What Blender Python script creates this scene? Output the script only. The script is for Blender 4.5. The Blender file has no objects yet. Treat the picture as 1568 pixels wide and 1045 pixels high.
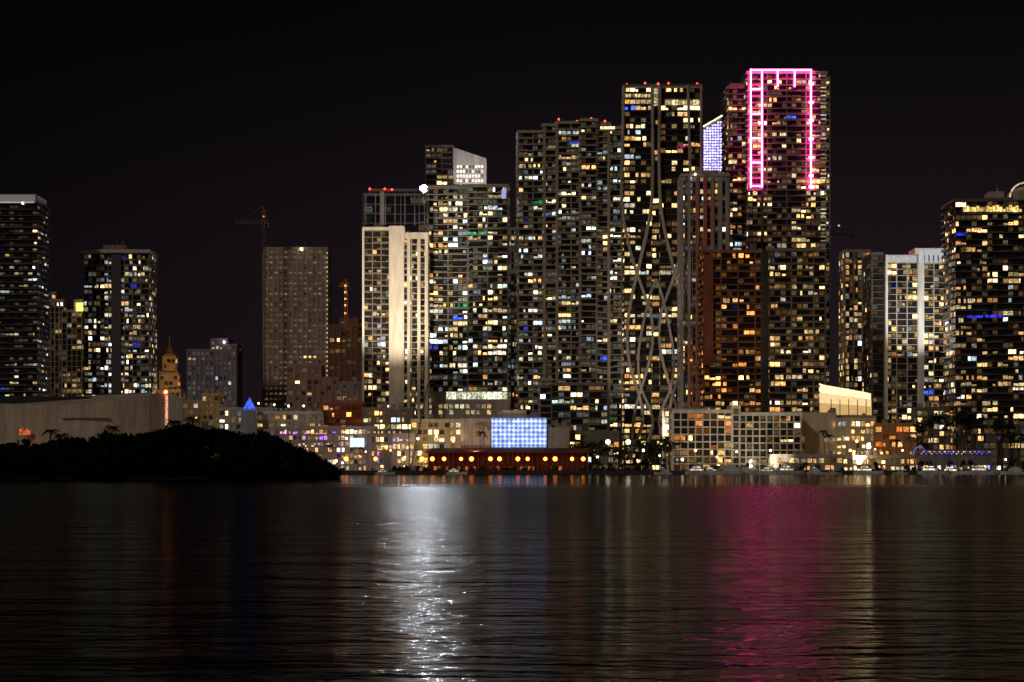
import bpy, math, random
from mathutils import Vector, Matrix, noise as mnoise
random.seed(7)
R=random
K=0.35/1200.0; HOR=712.0; CAMH=5.0; GZ=1.6
def X(px,d): return (px-784)*K*d
def Z(py,d): return CAMH+(HOR-py)*K*d
def var(c,lo,hi):
    v=R.uniform(lo,hi); return (c[0]*v,c[1]*v,c[2]*v)

sc=bpy.context.scene
sc.view_settings.view_transform='Standard'
sc.view_settings.look='None'
sc.view_settings.exposure=0

# ---------------------------------------------------------------- materials
def newmat(name):
    m=bpy.data.materials.new(name); m.use_nodes=True
    nt=m.node_tree; nt.nodes.clear()
    out=nt.nodes.new('ShaderNodeOutputMaterial')
    return m,nt,out
def N(nt,t,**kw):
    n=nt.nodes.new(t)
    for k,v in kw.items(): setattr(n,k,v)
    return n
def attr_paint(name,rough=0.75,spec=0.3):
    m,nt,out=newmat(name)
    b=N(nt,'ShaderNodeBsdfPrincipled'); b.inputs['Roughness'].default_value=rough
    b.inputs['Specular IOR Level'].default_value=spec
    a=N(nt,'ShaderNodeAttribute',attribute_name='Col')
    tc=N(nt,'ShaderNodeTexCoord')
    mp=N(nt,'ShaderNodeMapping'); mp.inputs['Scale'].default_value=(0.35,0.35,0.06)
    nz=N(nt,'ShaderNodeTexNoise'); nz.inputs['Scale'].default_value=1.0; nz.inputs['Detail'].default_value=6
    mr=N(nt,'ShaderNodeMapRange'); mr.inputs['From Min'].default_value=0.3; mr.inputs['From Max'].default_value=0.7
    mr.inputs['To Min'].default_value=0.7; mr.inputs['To Max'].default_value=1.1
    mx=N(nt,'ShaderNodeVectorMath',operation='SCALE')
    L=nt.links.new
    L(tc.outputs['Object'],mp.inputs['Vector']); L(mp.outputs[0],nz.inputs['Vector']); L(nz.outputs['Fac'],mr.inputs['Value'])
    L(a.outputs['Color'],mx.inputs[0]); L(mr.outputs[0],mx.inputs['Scale']); L(mx.outputs[0],b.inputs['Base Color'])
    L(b.outputs[0],out.inputs[0])
    return m
PAINT=attr_paint('painted_concrete')
def glassmat():
    m,nt,out=newmat('dark_facade_glass')
    b=N(nt,'ShaderNodeBsdfPrincipled'); b.inputs['Roughness'].default_value=0.12
    tc=N(nt,'ShaderNodeTexCoord'); nz=N(nt,'ShaderNodeTexNoise'); nz.inputs['Scale'].default_value=0.25
    cr=N(nt,'ShaderNodeValToRGB'); cr.color_ramp.elements[0].color=(0.006,0.006,0.007,1); cr.color_ramp.elements[1].color=(0.045,0.04,0.036,1)
    nt.links.new(tc.outputs['Object'],nz.inputs['Vector']); nt.links.new(nz.outputs['Fac'],cr.inputs[0]); nt.links.new(cr.outputs[0],b.inputs['Base Color'])
    nt.links.new(b.outputs[0],out.inputs[0]); return m
GLASS=glassmat()
def winmat(name,lo,hi):
    m,nt,out=newmat(name)
    e=N(nt,'ShaderNodeEmission'); a=N(nt,'ShaderNodeAttribute',attribute_name='Col')
    tc=N(nt,'ShaderNodeTexCoord'); nz=N(nt,'ShaderNodeTexNoise'); nz.inputs['Scale'].default_value=0.9; nz.inputs['Detail'].default_value=3
    mr=N(nt,'ShaderNodeMapRange'); mr.inputs['From Min'].default_value=0.35; mr.inputs['From Max'].default_value=0.65
    mr.inputs['To Min'].default_value=lo; mr.inputs['To Max'].default_value=hi
    L=nt.links.new
    L(tc.outputs['Object'],nz.inputs['Vector']); L(nz.outputs['Fac'],mr.inputs['Value'])
    L(a.outputs['Color'],e.inputs['Color']); L(mr.outputs[0],e.inputs['Strength']); L(e.outputs[0],out.inputs[0]); return m
WIN=winmat('lit_window',.3,1.6)
GLOW=winmat('backlit_and_painted_glow',.9,1.1)  # even glow: backlit surfaces, and floodlit white painted as emission on crown panels
def emitmat(name,col,s):
    m,nt,out=newmat(name); e=N(nt,'ShaderNodeEmission'); e.inputs[0].default_value=(*col,1); e.inputs[1].default_value=s
    nt.links.new(e.outputs[0],out.inputs[0]); return m
MATS=[PAINT,GLASS,WIN,GLOW]
P,G,W,GL=0,1,2,3

class MB:
    def __init__(s): s.v=[];s.f=[];s.m=[];s.c=[]
    def face(s,pts,mat=0,col=(0.3,0.3,0.3)):
        i=len(s.v); s.v+= [tuple(p) for p in pts]; s.f.append(tuple(range(i,i+len(pts)))); s.m.append(mat); s.c.append(col)
    def box(s,x0,x1,y0,y1,z0,z1,mat=0,col=(0.3,0.3,0.3)):
        i=len(s.v)
        s.v+=[(x0,y0,z0),(x1,y0,z0),(x1,y1,z0),(x0,y1,z0),(x0,y0,z1),(x1,y0,z1),(x1,y1,z1),(x0,y1,z1)]
        for q in ((0,3,2,1),(4,5,6,7),(0,1,5,4),(1,2,6,5),(2,3,7,6),(3,0,4,7)):
            s.f.append(tuple(i+a for a in q)); s.m.append(mat); s.c.append(col)
    def prism(s,poly,z0,z1,mat=0,col=(0.3,0.3,0.3)):
        n=len(poly); i=len(s.v)
        zz0=z0 if isinstance(z0,(list,tuple)) else [z0]*n
        zz1=z1 if isinstance(z1,(list,tuple)) else [z1]*n
        s.v+=[(p[0],p[1],zz0[k]) for k,p in enumerate(poly)]+[(p[0],p[1],zz1[k]) for k,p in enumerate(poly)]
        for k in range(n):
            k2=(k+1)%n; s.f.append((i+k,i+k2,i+n+k2,i+n+k)); s.m.append(mat); s.c.append(col)
        s.f.append(tuple(i+n+k for k in range(n))); s.m.append(mat); s.c.append(col)
        s.f.append(tuple(i+k for k in reversed(range(n)))); s.m.append(mat); s.c.append(col)
    def tube(s,pts,r,mat=0,col=(0.3,0.3,0.3),n=6,r2=None):
        pts=[Vector(p) for p in pts]; i=len(s.v); m=len(pts)
        for k,p in enumerate(pts):
            t=(pts[min(k+1,m-1)]-pts[max(k-1,0)]).normalized()
            a=t.cross(Vector((0,0,1)));
            if a.length<0.01: a=Vector((1,0,0))
            a.normalize(); b=t.cross(a)
            rr=r if r2 is None else r+(r2-r)*k/(m-1)
            for j in range(n):
                an=2*math.pi*j/n; s.v.append(tuple(p+(a*math.cos(an)+b*math.sin(an))*rr))
        for k in range(m-1):
            for j in range(n):
                j2=(j+1)%n; s.f.append((i+k*n+j,i+k*n+j2,i+(k+1)*n+j2,i+(k+1)*n+j)); s.m.append(mat); s.c.append(col)
        s.f.append(tuple(i+j for j in range(n)));s.m.append(mat);s.c.append(col)
        s.f.append(tuple(i+(m-1)*n+j for j in range(n)));s.m.append(mat);s.c.append(col)
    def ball(s,c,r,mat=0,col=(0.3,0.3,0.3),nu=10,nv=6,sz=1):
        i=len(s.v)
        for a in range(nv+1):
            th=math.pi*a/nv
            for b in range(nu):
                ph=2*math.pi*b/nu
                s.v.append((c[0]+r*math.sin(th)*math.cos(ph),c[1]+r*math.sin(th)*math.sin(ph),c[2]+r*sz*math.cos(th)))
        for a in range(nv):
            for b in range(nu):
                b2=(b+1)%nu; s.f.append((i+a*nu+b,i+(a+1)*nu+b,i+(a+1)*nu+b2,i+a*nu+b2)); s.m.append(mat); s.c.append(col)
    def obj(s,name,mats=MATS,parent=None,loc=(0,0,0),rot=0):
        me=bpy.data.meshes.new(name); me.from_pydata(s.v,[],s.f)
        for m in mats: me.materials.append(m)
        me.polygons.foreach_set('material_index',s.m)
        at=me.attributes.new('Col','FLOAT_COLOR','FACE')
        flat=[]
        for c in s.c: flat+= [c[0],c[1],c[2],1.0]
        at.data.foreach_set('color',flat)
        me.update()
        o=bpy.data.objects.new(name,me); sc.collection.objects.link(o)
        o.location=loc; o.rotation_euler=(0,0,rot)
        if parent: o.parent=parent
        return o
def empty(name,loc=(0,0,0),rot=0):
    e=bpy.data.objects.new(name,None); sc.collection.objects.link(e); e.location=loc; e.rotation_euler=(0,0,rot); e.empty_display_size=5
    return e

# ---------------------------------------------------------------- window palettes
WARM=(1,.48,.15);GOLD=(1,.62,.24);YEL=(1,.77,.38);WHT=(1,.89,.68);COOL=(.72,.9,1.0);GRN=(.8,1,.6);ORG=(1,.3,.06);BLU=(.05,.1,1)
PAL={'mix':[(WARM,3),(GOLD,5),(YEL,5),(WHT,4),(COOL,1.6),(BLU,.12)],
 'gold':[(WARM,5),(GOLD,6.5),(YEL,4.5),(WHT,2),(COOL,.5),(BLU,.1)],
 'cool':[(WARM,.8),(GOLD,3),(YEL,4),(WHT,4.2),(COOL,3.4),(GRN,1.2),(BLU,.2),((.1,1,.3),.05)],
 'white':[(YEL,3),(WHT,5),(COOL,2.2),(GOLD,2.5),(BLU,.35)],
 'orange':[(ORG,5),(WARM,6),(GOLD,4),(BLU,.15)],
 'dim':[(GOLD,4),(WHT,3)],
 'purple':[((.6,.2,1),.8),((1,.3,.8),.5),(GOLD,6),(WARM,4),(WHT,3)]}
def pick(pal):
    L=PAL[pal]; t=sum(w for _,w in L); r=R.random()*t
    for c,w in L:
        r-=w
        if r<=0: return c
    return L[0][0]

def part(wl,wn,x0,x1,y0,y1,z0,z1,fh=3.5,bay=3.2,wall=(.22,.2,.18),pier=2,pw=.5,po=.5,so=1.2,st=.35,
         lit=.3,dim=.3,pal='mix',br=.9,core=G,rail=.5,zoff=0,sides='FLR',wh=(.2,.84),parapet=1.5,cluster=(1,3),grad=0):
    """one rectangular volume of a tower: core, floor plates, piers, railings, lit windows"""
    lit=min(.8,lit*1.25); br=br*1.25
    wl.box(x0,x1,y0,y1,z0,z1,core,wall)
    nf=max(1,int((z1-z0)/fh)); fh=(z1-z0)/nf
    for f in range(nf+1):
        z=z0+f*fh+zoff
        if so>0: wl.box(x0-so,x1+so,y0-so,y1+so,z-st/2,z+st/2,P,wall)
    if parapet: wl.box(x0-so*.6-.1,x1+so*.6+.1,y0-so*.6-.1,y1+so*.6+.1,z1+st/2+.01+zoff,z1+parapet+zoff,P,wall)
    faces=[]
    if 'F' in sides: faces.append(((x0,y0),(1,0),(0,-1),x1-x0))
    if 'R' in sides: faces.append(((x1,y0),(0,1),(1,0),y1-y0))
    if 'L' in sides: faces.append(((x0,y1),(0,-1),(-1,0),y1-y0))
    for (p0,u,n,Ln) in faces:
        nb=max(1,int(round(Ln/bay))); bw=Ln/nb
        def pt(a,o,z): return (p0[0]+u[0]*a+n[0]*o,p0[1]+u[1]*a+n[1]*o,z)
        def obox(a0,a1,o0,o1,za,zb,col,mat=P):
            A=pt(a0,o0,0);B=pt(a1,o1,0)
            wl.box(min(A[0],B[0]),max(A[0],B[0]),min(A[1],B[1]),max(A[1],B[1]),za,zb,mat,col)
        if pier:
            for b in range(0,nb+1,pier):
                a=b*bw
                a0=max(0.02,a-pw/2); a1=min(Ln-0.02,a+pw/2)
                obox(a0,a1,-.2,po,z0+.02,z1+.04+zoff,wall)
        colb=[R.uniform(.45,1.5) for _ in range(nb+4)]   # some apartment lines are busier than others
        fl=1.0
        for f in range(nf):
            z=z0+f*fh
            fl=.5*fl+.5*R.uniform(.35,1.6)
            boost=(1+grad*(1-f/nf))*fl
            b=0
            while b<nb:
                w=R.randint(*cluster); state=R.random(); c=pick(pal); base=math.exp(R.gauss(-.45,.85))*br
                for q in range(b,min(nb,b+w)):
                    r=R.random()
                    a0=q*bw+bw*.06; a1=(q+1)*bw-bw*.06
                    za=z+fh*wh[0]; zb=z+fh*wh[1]
                    if state<lit*boost*colb[b] and r<.85:
                        v=min(3.0,base*R.uniform(.5,1.4))
                        if R.random()<.33:
                            if R.random()<.5: a1=a0+(a1-a0)*R.uniform(.35,.8)
                            else: a0=a1-(a1-a0)*R.uniform(.35,.8)
                        if R.random()<.3: zb=za+(zb-za)*R.uniform(.45,.85)
                        if R.random()<.05: v=4
                        cc=tuple(k*v for k in c)
                    elif r<dim:
                        v=R.uniform(.01,.11)*br; cc=tuple(k*v for k in pick(pal))
                    else: continue
                    o=.06
                    wn.face([pt(a0,o,za),pt(a1,o,za),pt(a1,o,zb),pt(a0,o,zb)],W,cc)
                if rail and so>.5 and R.random()<rail:
                    q1=min(nb,b+w); a0=b*bw+.3; a1=q1*bw-.3
                    obox(a0,a1,so-.12,so-.05,z+st/2+zoff,z+.95,tuple(k*.6 for k in wall))
                b+=w

def tower(name,d,T,parts,yb=None,rot=0,extra=None,**kw):
    xs=[p[0] for p in parts]+[p[1] for p in parts]
    cx=X((min(xs)+max(xs))/2,d)
    e=empty(name,(cx,d,0),rot)
    wl=MB();wn=MB()
    for i,p in enumerate(parts):
        k=dict(kw); k.update(p[4] if len(p)>4 else {})
        TT=k.pop('T',T); zb=k.pop('zb',None)
        z0=GZ if zb is None else Z(zb,d)
        part(wl,wn,X(p[0],d)-cx,X(p[1],d)-cx,p[3],p[3]+TT,z0,Z(p[2],d),zoff=i*.017,**k)
    if extra: extra(wl,wn,cx,d)
    wl.obj('walls_and_floors',parent=e)
    if wn.f: wn.obj('windows',parent=e)
    return e
def roofbox(wl,cx,d,a,b,yt,ybm,y0,y1,col=(.2,.18,.17)):
    wl.box(X(a,d)-cx,X(b,d)-cx,y0,y1,Z(ybm,d),Z(yt,d),P,col)
    for k in range(3):
        x=R.uniform(X(a,d)-cx,X(b,d)-cx); wl.tube([(x,y0+1,Z(yt,d)),(x,y0+1,Z(yt,d)+R.uniform(1,4))],.12,P,col,4)
def roofred(wn,cx,d,pts,y=1.5):
    for a,b in pts: wn.ball((X(a,d)-cx,y,Z(b,d)),.6,W,(9,.3,.2),8,5)

# ================================================================= TOWERS
def exA(wl,wn,cx,d):
    wl.box(X(-40,d)-cx,X(55,d)-cx,-1.0,30,Z(311,d),Z(298,d),P,(.7,.68,.66))
    wn.box(X(-38,d)-cx,X(53,d)-cx,-1.5,-1.4,Z(311.5,d),Z(309.5,d),GL,(.4,.37,.33))
    wn.box(X(-38,d)-cx,X(54,d)-cx,-1.06,-1.02,Z(309,d),Z(299,d),GL,(.14,.13,.12))
    wn.ball((X(36,d)-cx,-2,Z(312,d)),.7,W,(5,4.4,2.4),8,5)
tower('condominium_tower',1300,32,[(-42,57,312,0)],wall=(.16,.15,.15),lit=.22,dim=.35,pal='white',br=.55,bay=2.6,pier=0,so=1.3,st=.3,rail=.5,wh=(.3,.66),cluster=(1,2),extra=exA)
tower('apartment_block',1460,25,[(58,97,462,0),(66,84,450,3)],wall=(.42,.35,.27),lit=.18,dim=.4,pal='gold',br=.6,bay=3,pier=1,so=.4,po=.6)
def exB(wl,wn,cx,d):
    wn.box(X(117,d)-cx,X(130,d)-cx,-1.6,-1.5,Z(477,d),Z(464,d),GL,(1.6,1.5,.25))
tower('apartment_block',1440,25,[(95,133,478,0),(113,132,462,2)],wall=(.44,.36,.26),lit=.24,dim=.4,pal='gold',br=.65,bay=3,pier=1,so=.4,po=.6,extra=exB)
def exC(wl,wn,cx,d):
    wl.box(X(124,d)-cx,X(230,d)-cx,-3,30,Z(388,d),Z(383,d),P,(.6,.55,.52))
    roofbox(wl,cx,d,155,190,374,383,6,20,(.3,.2,.18)); roofbox(wl,cx,d,183,186,370,374,8,10)
    wl.box(X(171,d)-cx,X(186,d)-cx,-1.6,-.4,GZ,Z(389,d),P,(.1,.09,.09))
tower('condominium_tower',1350,28,[(129,228,389,0)],wall=(.4,.35,.33),lit=.42,dim=.5,pal='white',br=.68,bay=2.4,pier=2,pw=.4,so=.9,cluster=(1,2),extra=exC)
def freedom():
    d=1400; cx=X(256,d); e=empty('cupola_tower_building',(cx,d,0)); wl=MB();wn=MB(); col=(.75,.5,.22)
    part(wl,wn,X(236,d)-cx,X(276,d)-cx,0,18,GZ,Z(600,d),wall=col,core=P,so=.25,pier=1,po=.3,lit=.3,dim=.5,pal='gold',br=.5,bay=3)
    part(wl,wn,X(243,d)-cx,X(271,d)-cx,3,15,Z(600,d),Z(574,d),wall=col,core=P,so=.25,pier=1,po=.3,lit=.3,dim=.5,pal='gold',br=.5,bay=3)
    part(wl,wn,X(247,d)-cx,X(267,d)-cx,5,13,Z(574,d),Z(548,d),wall=col,core=P,so=.25,pier=1,po=.3,lit=.25,dim=.5,pal='gold',br=.5,bay=2.5)
    n=8
    def oct(r): return [(r*math.cos(2*math.pi*(k+.5)/n),9+r*math.sin(2*math.pi*(k+.5)/n)) for k in range(n)]
    wl.prism(oct(3.4),Z(548,d),Z(541,d),P,col); wl.prism(oct(2.3),Z(541,d),Z(533,d),P,(.4,.2,.13))
    wl.tube([(0,9,Z(533,d)),(0,9,Z(527,d))],1.8,P,(.4,.2,.13),8,r2=.6); wl.tube([(0,9,Z(527,d)),(0,9,Z(515,d))],.25,P,col)
    for k in (-5.2,5.2): wl.tube([(k,4,Z(574,d)),(k,4,Z(566,d))],.9,P,col,6,r2=.2)
    wl.obj('walls_and_cupola',parent=e); wn.obj('windows',parent=e)
freedom()
def exE(wl,wn,cx,d): wn.ball((X(343,d)-cx,1,Z(524,d)),1.0,W,(4,3.4,3.6),8,5)
tower('office_block',1600,30,[(287,362,538,0),(322,348,521,4),(340,362,530,2)],wall=(.34,.29,.38),lit=.05,dim=.7,pal='white',br=.7,bay=3.2,pier=1,pw=1.2,so=.15,po=.5,core=P,extra=exE)
def exF(wl,wn,cx,d):
    wn.ball((X(462,d)-cx,-1,Z(382,d)),.9,W,(7,5.5,3.4),8,5)
    roofbox(wl,cx,d,440,470,377,382,6,14,(.4,.36,.3))
    for k in range(0,60,2): wn.box(X(500.5,d)-cx,X(502,d)-cx,-1.9,-1.7,Z(388+k*3.6,d)-.4,Z(388+k*3.6,d)+.4,W,(.9,.7,.4))
tower('office_tower',1500,32,[(404,501,382,0)],wall=(.5,.4,.32),lit=.012,dim=.8,pal='dim',br=1.0,bay=3.2,pier=1,pw=1.3,so=.3,po=.6,core=P,extra=exF,wh=(.3,.7))
tower('brick_office_block',1460,26,[(504,556,500,0),(520,548,490,4)],wall=(.28,.14,.09),lit=.06,dim=.4,pal='gold',br=.5,bay=3.5,pier=1,pw=1.0,so=.2,core=P)
tower('hotel_block',1420,24,[(440,492,563,0),(470,520,582,-5)],wall=(.42,.25,.23),lit=.06,dim=.5,pal='gold',br=.6,bay=4,pier=1,pw=1.5,so=.2,core=P)
tower('hotel_block',1400,20,[(515,558,588,0)],wall=(.38,.3,.28),lit=.15,dim=.5,pal='gold',br=.7,bay=3.4,pier=1,pw=1,so=.2,core=P)
def exHb(wl,wn,cx,d):
    for px in [560,575,590,605,620,635,650]:
        wl.box(X(px-.8,d)-cx,X(px+.8,d)-cx,-1,0,Z(345,d),Z(296,d),P,(.35,.32,.31))
    wl.box(X(582,d)-cx,X(588,d)-cx,-1.4,0,Z(345,d),Z(294,d),P,(.6,.54,.48))
    roofred(wn,cx,d,[(566,289),(589,289),(600,290)])
tower('office_tower',1390,24,[(557,656,300,0,dict(fh=5.5)),(565,652,292,4,dict(fh=5))],wall=(.26,.24,.24),lit=.02,dim=.3,pal='gold',br=.6,bay=6,pier=2,pw=.6,so=.8,extra=exHb)
def flood():
    d=1380; e=empty('rooftop_floodlight',(X(649,d),d,Z(289,d))); b=MB()
    b.tube([(0,2.0,-9),(0,2.0,3.0)],.3,P,(.2,.2,.2)); b.tube([(-3.4,2,-1.2),(3.4,2,-1.2)],.18,P,(.2,.2,.2))
    b.tube([(0,1.9,0),(0,.6,0),(0,-.4,-.04)],1.2,P,(.15,.15,.15),20,r2=2.3)
    b.obj('mast_and_hood',parent=e)
    g=MB(); ring=[(2.05*math.cos(2*math.pi*k/24),-.55,2.05*math.sin(2*math.pi*k/24)-.04) for k in range(24)]
    g.face(ring,0,(1,1,1)); g.obj('lens_disc',mats=[emitmat('floodlight_lamp',(.86,.92,1),2300)],parent=e)
flood()
def exH(wl,wn,cx,d):
    c=(.84,.76,.64)
    wl.box(X(596,d)-cx,X(619,d)-cx,-3.2,10,GZ,Z(347,d),P,c)
    wl.box(X(555,d)-cx,X(595.8,d)-cx,-2.2,20,Z(353,d),Z(348.5,d),P,c)
    wl.box(X(619.2,d)-cx,X(656,d)-cx,-2.2,20,Z(366,d),Z(357,d),P,c)
    for px in (626,641.5,653): wl.box(X(px-2.4,d)-cx,X(px+2.4,d)-cx,-2,0,GZ,Z(366.1,d),P,c)
    wl.box(X(555,d)-cx,X(558,d)-cx,-2.1,0,GZ,Z(353.1,d),P,c)
tower('apartment_tower',1300,30,[(557,597,354,0,dict(lit=.35,bay=2.6)),(618,655,366,0,dict(wall=(.6,.52,.4),lit=.32,bay=2.4))],wall=(.3,.26,.22),dim=.4,pal='mix',br=.9,pier=2,so=.9,extra=exH,cluster=(1,2))
def exI(wl,wn,cx,d):
    a=X(694,d)-cx; b=X(745,d)-cx; z0=Z(290,d); za=Z(226,d); zb=Z(243,d)
    wl.prism([(a,0),(b,0),(b,28),(a,28)],z0,[za,zb,zb,za],P,(.8,.74,.72))
    for r in range(5):
        for q in range(9):
            x0=a+ (q+1.2)*(b-a)/11; z=Z(254+r*7.2,d)
            wn.face([(x0,-.06,z-1.5),(x0+1.3,-.06,z-1.5),(x0+1.3,-.06,z+.2),(x0,-.06,z+.2)],W,(1.6,1.4,1.1) if R.random()<.7 else (.15,.12,.1))
    roofred(wn,cx,d,[(688,225)])
tower('wedge_roof_tower',1450,28,[(652,693.5,226,0)],wall=(.2,.19,.19),lit=.2,dim=.3,pal='mix',br=.9,bay=3.4,pier=3,so=.9,extra=exI)
def exJ(wl,wn,cx,d):
    roofbox(wl,cx,d,690,752,281,285.5,5,20,(.2,.2,.2))
    wn.box(X(768,d)-cx,X(775,d)-cx,-1.8,-1.6,Z(305,d),Z(291,d),GL,(.35,.38,.7))
    for k in range(12):
        wn.box(X(684+k*7.8,d)-cx,X(690.9+k*7.8,d)-cx,-6.4,-6.3,Z(612,d),Z(601,d),W,var((1.0,1.05,.72),.5,1.3))
    for r in range(2):
        for k in range(15):
            if R.random()<.7: wn.box(X(656+k*8.2,d)-cx,X(661.5+k*8.2,d)-cx,-6.4,-6.3,Z(626+r*9,d),Z(620+r*9,d),W,var(R.choice([GOLD,YEL,WHT]),.05,.9))
    wl.box(X(652,d)-cx,X(781,d)-cx,-6.2,-.1,GZ,Z(600,d),P,(.42,.38,.33))
    wn.box(X(716,d)-cx,X(729,d)-cx,-1.75,-1.65,Z(359,d),Z(356,d),W,(.05,.6,.22)); wn.box(X(733,d)-cx,X(746,d)-cx,-1.75,-1.65,Z(359,d),Z(356,d),W,(.05,.45,.18))
tower('glass_condominium_tower',1320,30,[(656,716,289,0),(716.5,777,286,.6)],wall=(.3,.28,.25),lit=.46,dim=.45,pal='cool',br=.95,bay=3.0,pier=4,pw=.6,so=1.5,st=.35,rail=.45,extra=exJ,cluster=(1,3))
tower('apartment_tower',1420,24,[(777,798,352,0)],wall=(.4,.4,.46),lit=.25,dim=.5,pal='cool',br=.8,bay=2.2,pier=1,so=.4,po=.5)
def exL(wl,wn,cx,d):
    roofbox(wl,cx,d,880,905,182,190,8,22,(.3,.25,.2)); roofbox(wl,cx,d,842,872,186,193,8,22,(.25,.22,.2))
    roofred(wn,cx,d,[(856,180),(884,183),(906,179),(927,183)],7)
    wn.box(X(919,d)-cx,X(941,d)-cx,-2.5,-2.4,Z(199,d),Z(195,d),W,(1.5,1.2,.6))
    wn.box(X(872,d)-cx,X(887,d)-cx,-1.95,-1.85,Z(221.5,d),Z(219,d),W,(.05,.05,.9))
    for px in (834,853,888.5,911,932): wl.tube([(X(px,d)-cx,-1.6,GZ),(X(px,d)-cx,-1.6,Z(196,d))],.9,P,(.5,.42,.35),8)
tower('balcony_condominium_tower',1300,30,[(794,831,203,2),(831.5,852,194,-1),(852.5,889,190,-.2),(889.5,913,187,-2.5),(913.5,932,192,-.7),(932.5,952,197,2.2)],wall=(.5,.43,.36),lit=.26,dim=.5,pal='cool',br=.92,bay=2.9,pier=3,pw=.7,so=1.5,st=.42,rail=.6,extra=exL,cluster=(1,3),wh=(.22,.8))
tower('condominium_annex',1262,20,[(845,930,590,0),(827,844,583,2,dict(wall=(.5,.44,.36),lit=.1))],wall=(.26,.24,.22),lit=.5,dim=.3,pal='cool',br=.9,bay=3.6,pier=3,so=1,cluster=(1,3))
def exM(wl,wn,cx,d):
    c=(.5,.46,.42)
    def strand(pts,r=1.0,mirror=None):
        q=[]
        P0=[Vector((a,b,0)) for a,b in pts]
        for i in range(len(P0)-1):
            p0=P0[max(i-1,0)];p1=P0[i];p2=P0[i+1];p3=P0[min(i+2,len(P0)-1)]
            for s in range(8):
                t=s/8; q.append(.5*((2*p1)+(p2-p0)*t+(2*p0-5*p1+4*p2-p3)*t*t+(3*p1-p0-3*p2+p3)*t**3))
        q.append(P0[-1])
        wl.tube([(X(a[0],d)-cx,-3.0,Z(a[1],d)) for a in q],r,P,c,8)
        if mirror: wl.tube([(X(2*mirror-a[0],d)-cx,-3.15,Z(a[1],d)) for a in q],r,P,c,8)
    m=1004
    strand([(m-6,132),(m-5,200),(m-5,270),(m-9,330),(m-24,400),(m-37,455),(m-44,510),(m-40,560),(m-26,605),(m-20,640),(m-28,670),(m-46,705)],.95,m)
    strand([(955,132),(953,220),(951,290),(956,345),(969,400),(984,445),(996,480),(999,520),(992,560),(980,600),(970,640),(966,705)],.85,m)
    strand([(m,428),(m-9,452),(m-20,500),(m-27,545),(m-24,590),(m-10,625),(m-5,650),(m-14,680),(m-24,705)],.75,m)
    for px in (1073,): wl.tube([(X(px,d)-cx,-2.2,Z(300,d)),(X(px,d)-cx,-2.2,Z(130,d))],.7,P,c,8)
    wl.box(X(955,d)-cx,X(1073,d)-cx,-2.6,-1.6,Z(136,d),Z(133.5,d),P,c)
    for k in range(10):
        wn.box(X(1018+k*5.3,d)-cx,X(1022.6+k*5.3,d)-cx,-1.9,-1.8,Z(162,d),Z(154,d),W,var((1,.8,.38),.2,1.2))
    for k in range(8): wn.box(X(957+k*4.9,d)-cx,X(961+k*4.9,d)-cx,-1.9,-1.8,Z(150,d),Z(145,d),W,var((1,.72,.32),.1,1.2))
    for k in range(6): wn.box(X(1001,d)-cx,X(1007,d)-cx,-1.7,-1.6,Z(163-k*4.6,d),Z(159.6-k*4.6,d),W,var((.8,.75,.35),.2,.8))
    for k in range(4): wn.box(X(1036+k*6,d)-cx,X(1041+k*6,d)-cx,-1.0,-.9,Z(227,d),Z(223,d),W,var((.4,.02,.2),.2,1))
    wl.box(X(985,d)-cx,X(1035,d)-cx,6,24,Z(130,d),Z(126,d),P,(.2,.18,.18))
    roofred(wn,cx,d,[(960,129),(1008,128),(1068,128),(988,127),(1024,127)])
tower('exoskeleton_tower',1300,30,[(956,998,133,0),(998.5,1010,136,1.2),(1010.5,1073,133,.4)],wall=(.14,.13,.12),lit=.28,dim=.35,pal='gold',br=1.1,bay=3.4,pier=0,so=.7,st=.3,rail=0,extra=exM,cluster=(1,4),grad=.4)
def exN(wl,wn,cx,d):
    for px,c in ((1044,(.5,.46,.44)),(1055,(.5,.46,.44)),(1068,(.6,.24,.2)),(1080,(.7,.2,.15)),(1091,(.6,.36,.3)),(1103,(.5,.46,.44)),(1114,(.5,.46,.44))):
        wl.box(X(px-2.4,d)-cx,X(px+2.4,d)-cx,-2,0,GZ,Z(268+abs(px-1080)*.18,d),P,c)
    wn.ball((X(1064,d)-cx,-2.5,Z(268,d)),.7,W,(4,3.6,2.6),8,5)
tower('residential_tower',1275,24,[(1043,1117,270,0),(1062,1100,264,3)],wall=(.46,.42,.4),lit=.28,dim=.6,pal='mix',br=.7,bay=2.2,pier=1,pw=.5,so=.5,extra=exN,cluster=(1,1))
def blades():
    d=1520; cx=X(1097,d); e=empty('sloped_crown_tower',(cx,d,0)); wl=MB(); wn=MB()
    a=X(1077,d)-cx;b=X(1122,d)-cx
    wl.prism([(a,0),(b,0),(b,26),(a,26)],GZ,[Z(194,d),Z(168,d),Z(168,d),Z(194,d)],P,(.4,.38,.45))
    for r in range(20):
        for q in range(11):
            x0=a+(q+.15)*(b-a)/11; x1=x0+(b-a)/11*.72; top=Z(194-26*(q+.5)/11,d)-1.5; z=Z(262,d)+r*1.9
            if z+1.3<top: wn.face([(x0,-.1,z),(x1,-.1,z),(x1,-.1,z+1.25),(x0,-.1,z+1.25)],W,var((1.3,1.2,3.0) if q<7 else (1.2,.9,1.2),.7,1.4))
    wn.tube([(a,-.4,Z(194,d)),(b,-.4,Z(168,d))],.45,W,(3.5,2.8,1.4))
    for r in range(3):
        for q in range(8):
            x0=a+(q+.2)*(b-a)/8; z=Z(262,d)+r*3-9
            wn.face([(x0,-.1,z),(x0+1.5,-.1,z),(x0+1.5,-.1,z+1.7),(x0,-.1,z+1.7)],W,(.5,.35,.2))
    wl.obj('walls',parent=e); wn.obj('lit_panels',parent=e)
blades()
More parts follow.
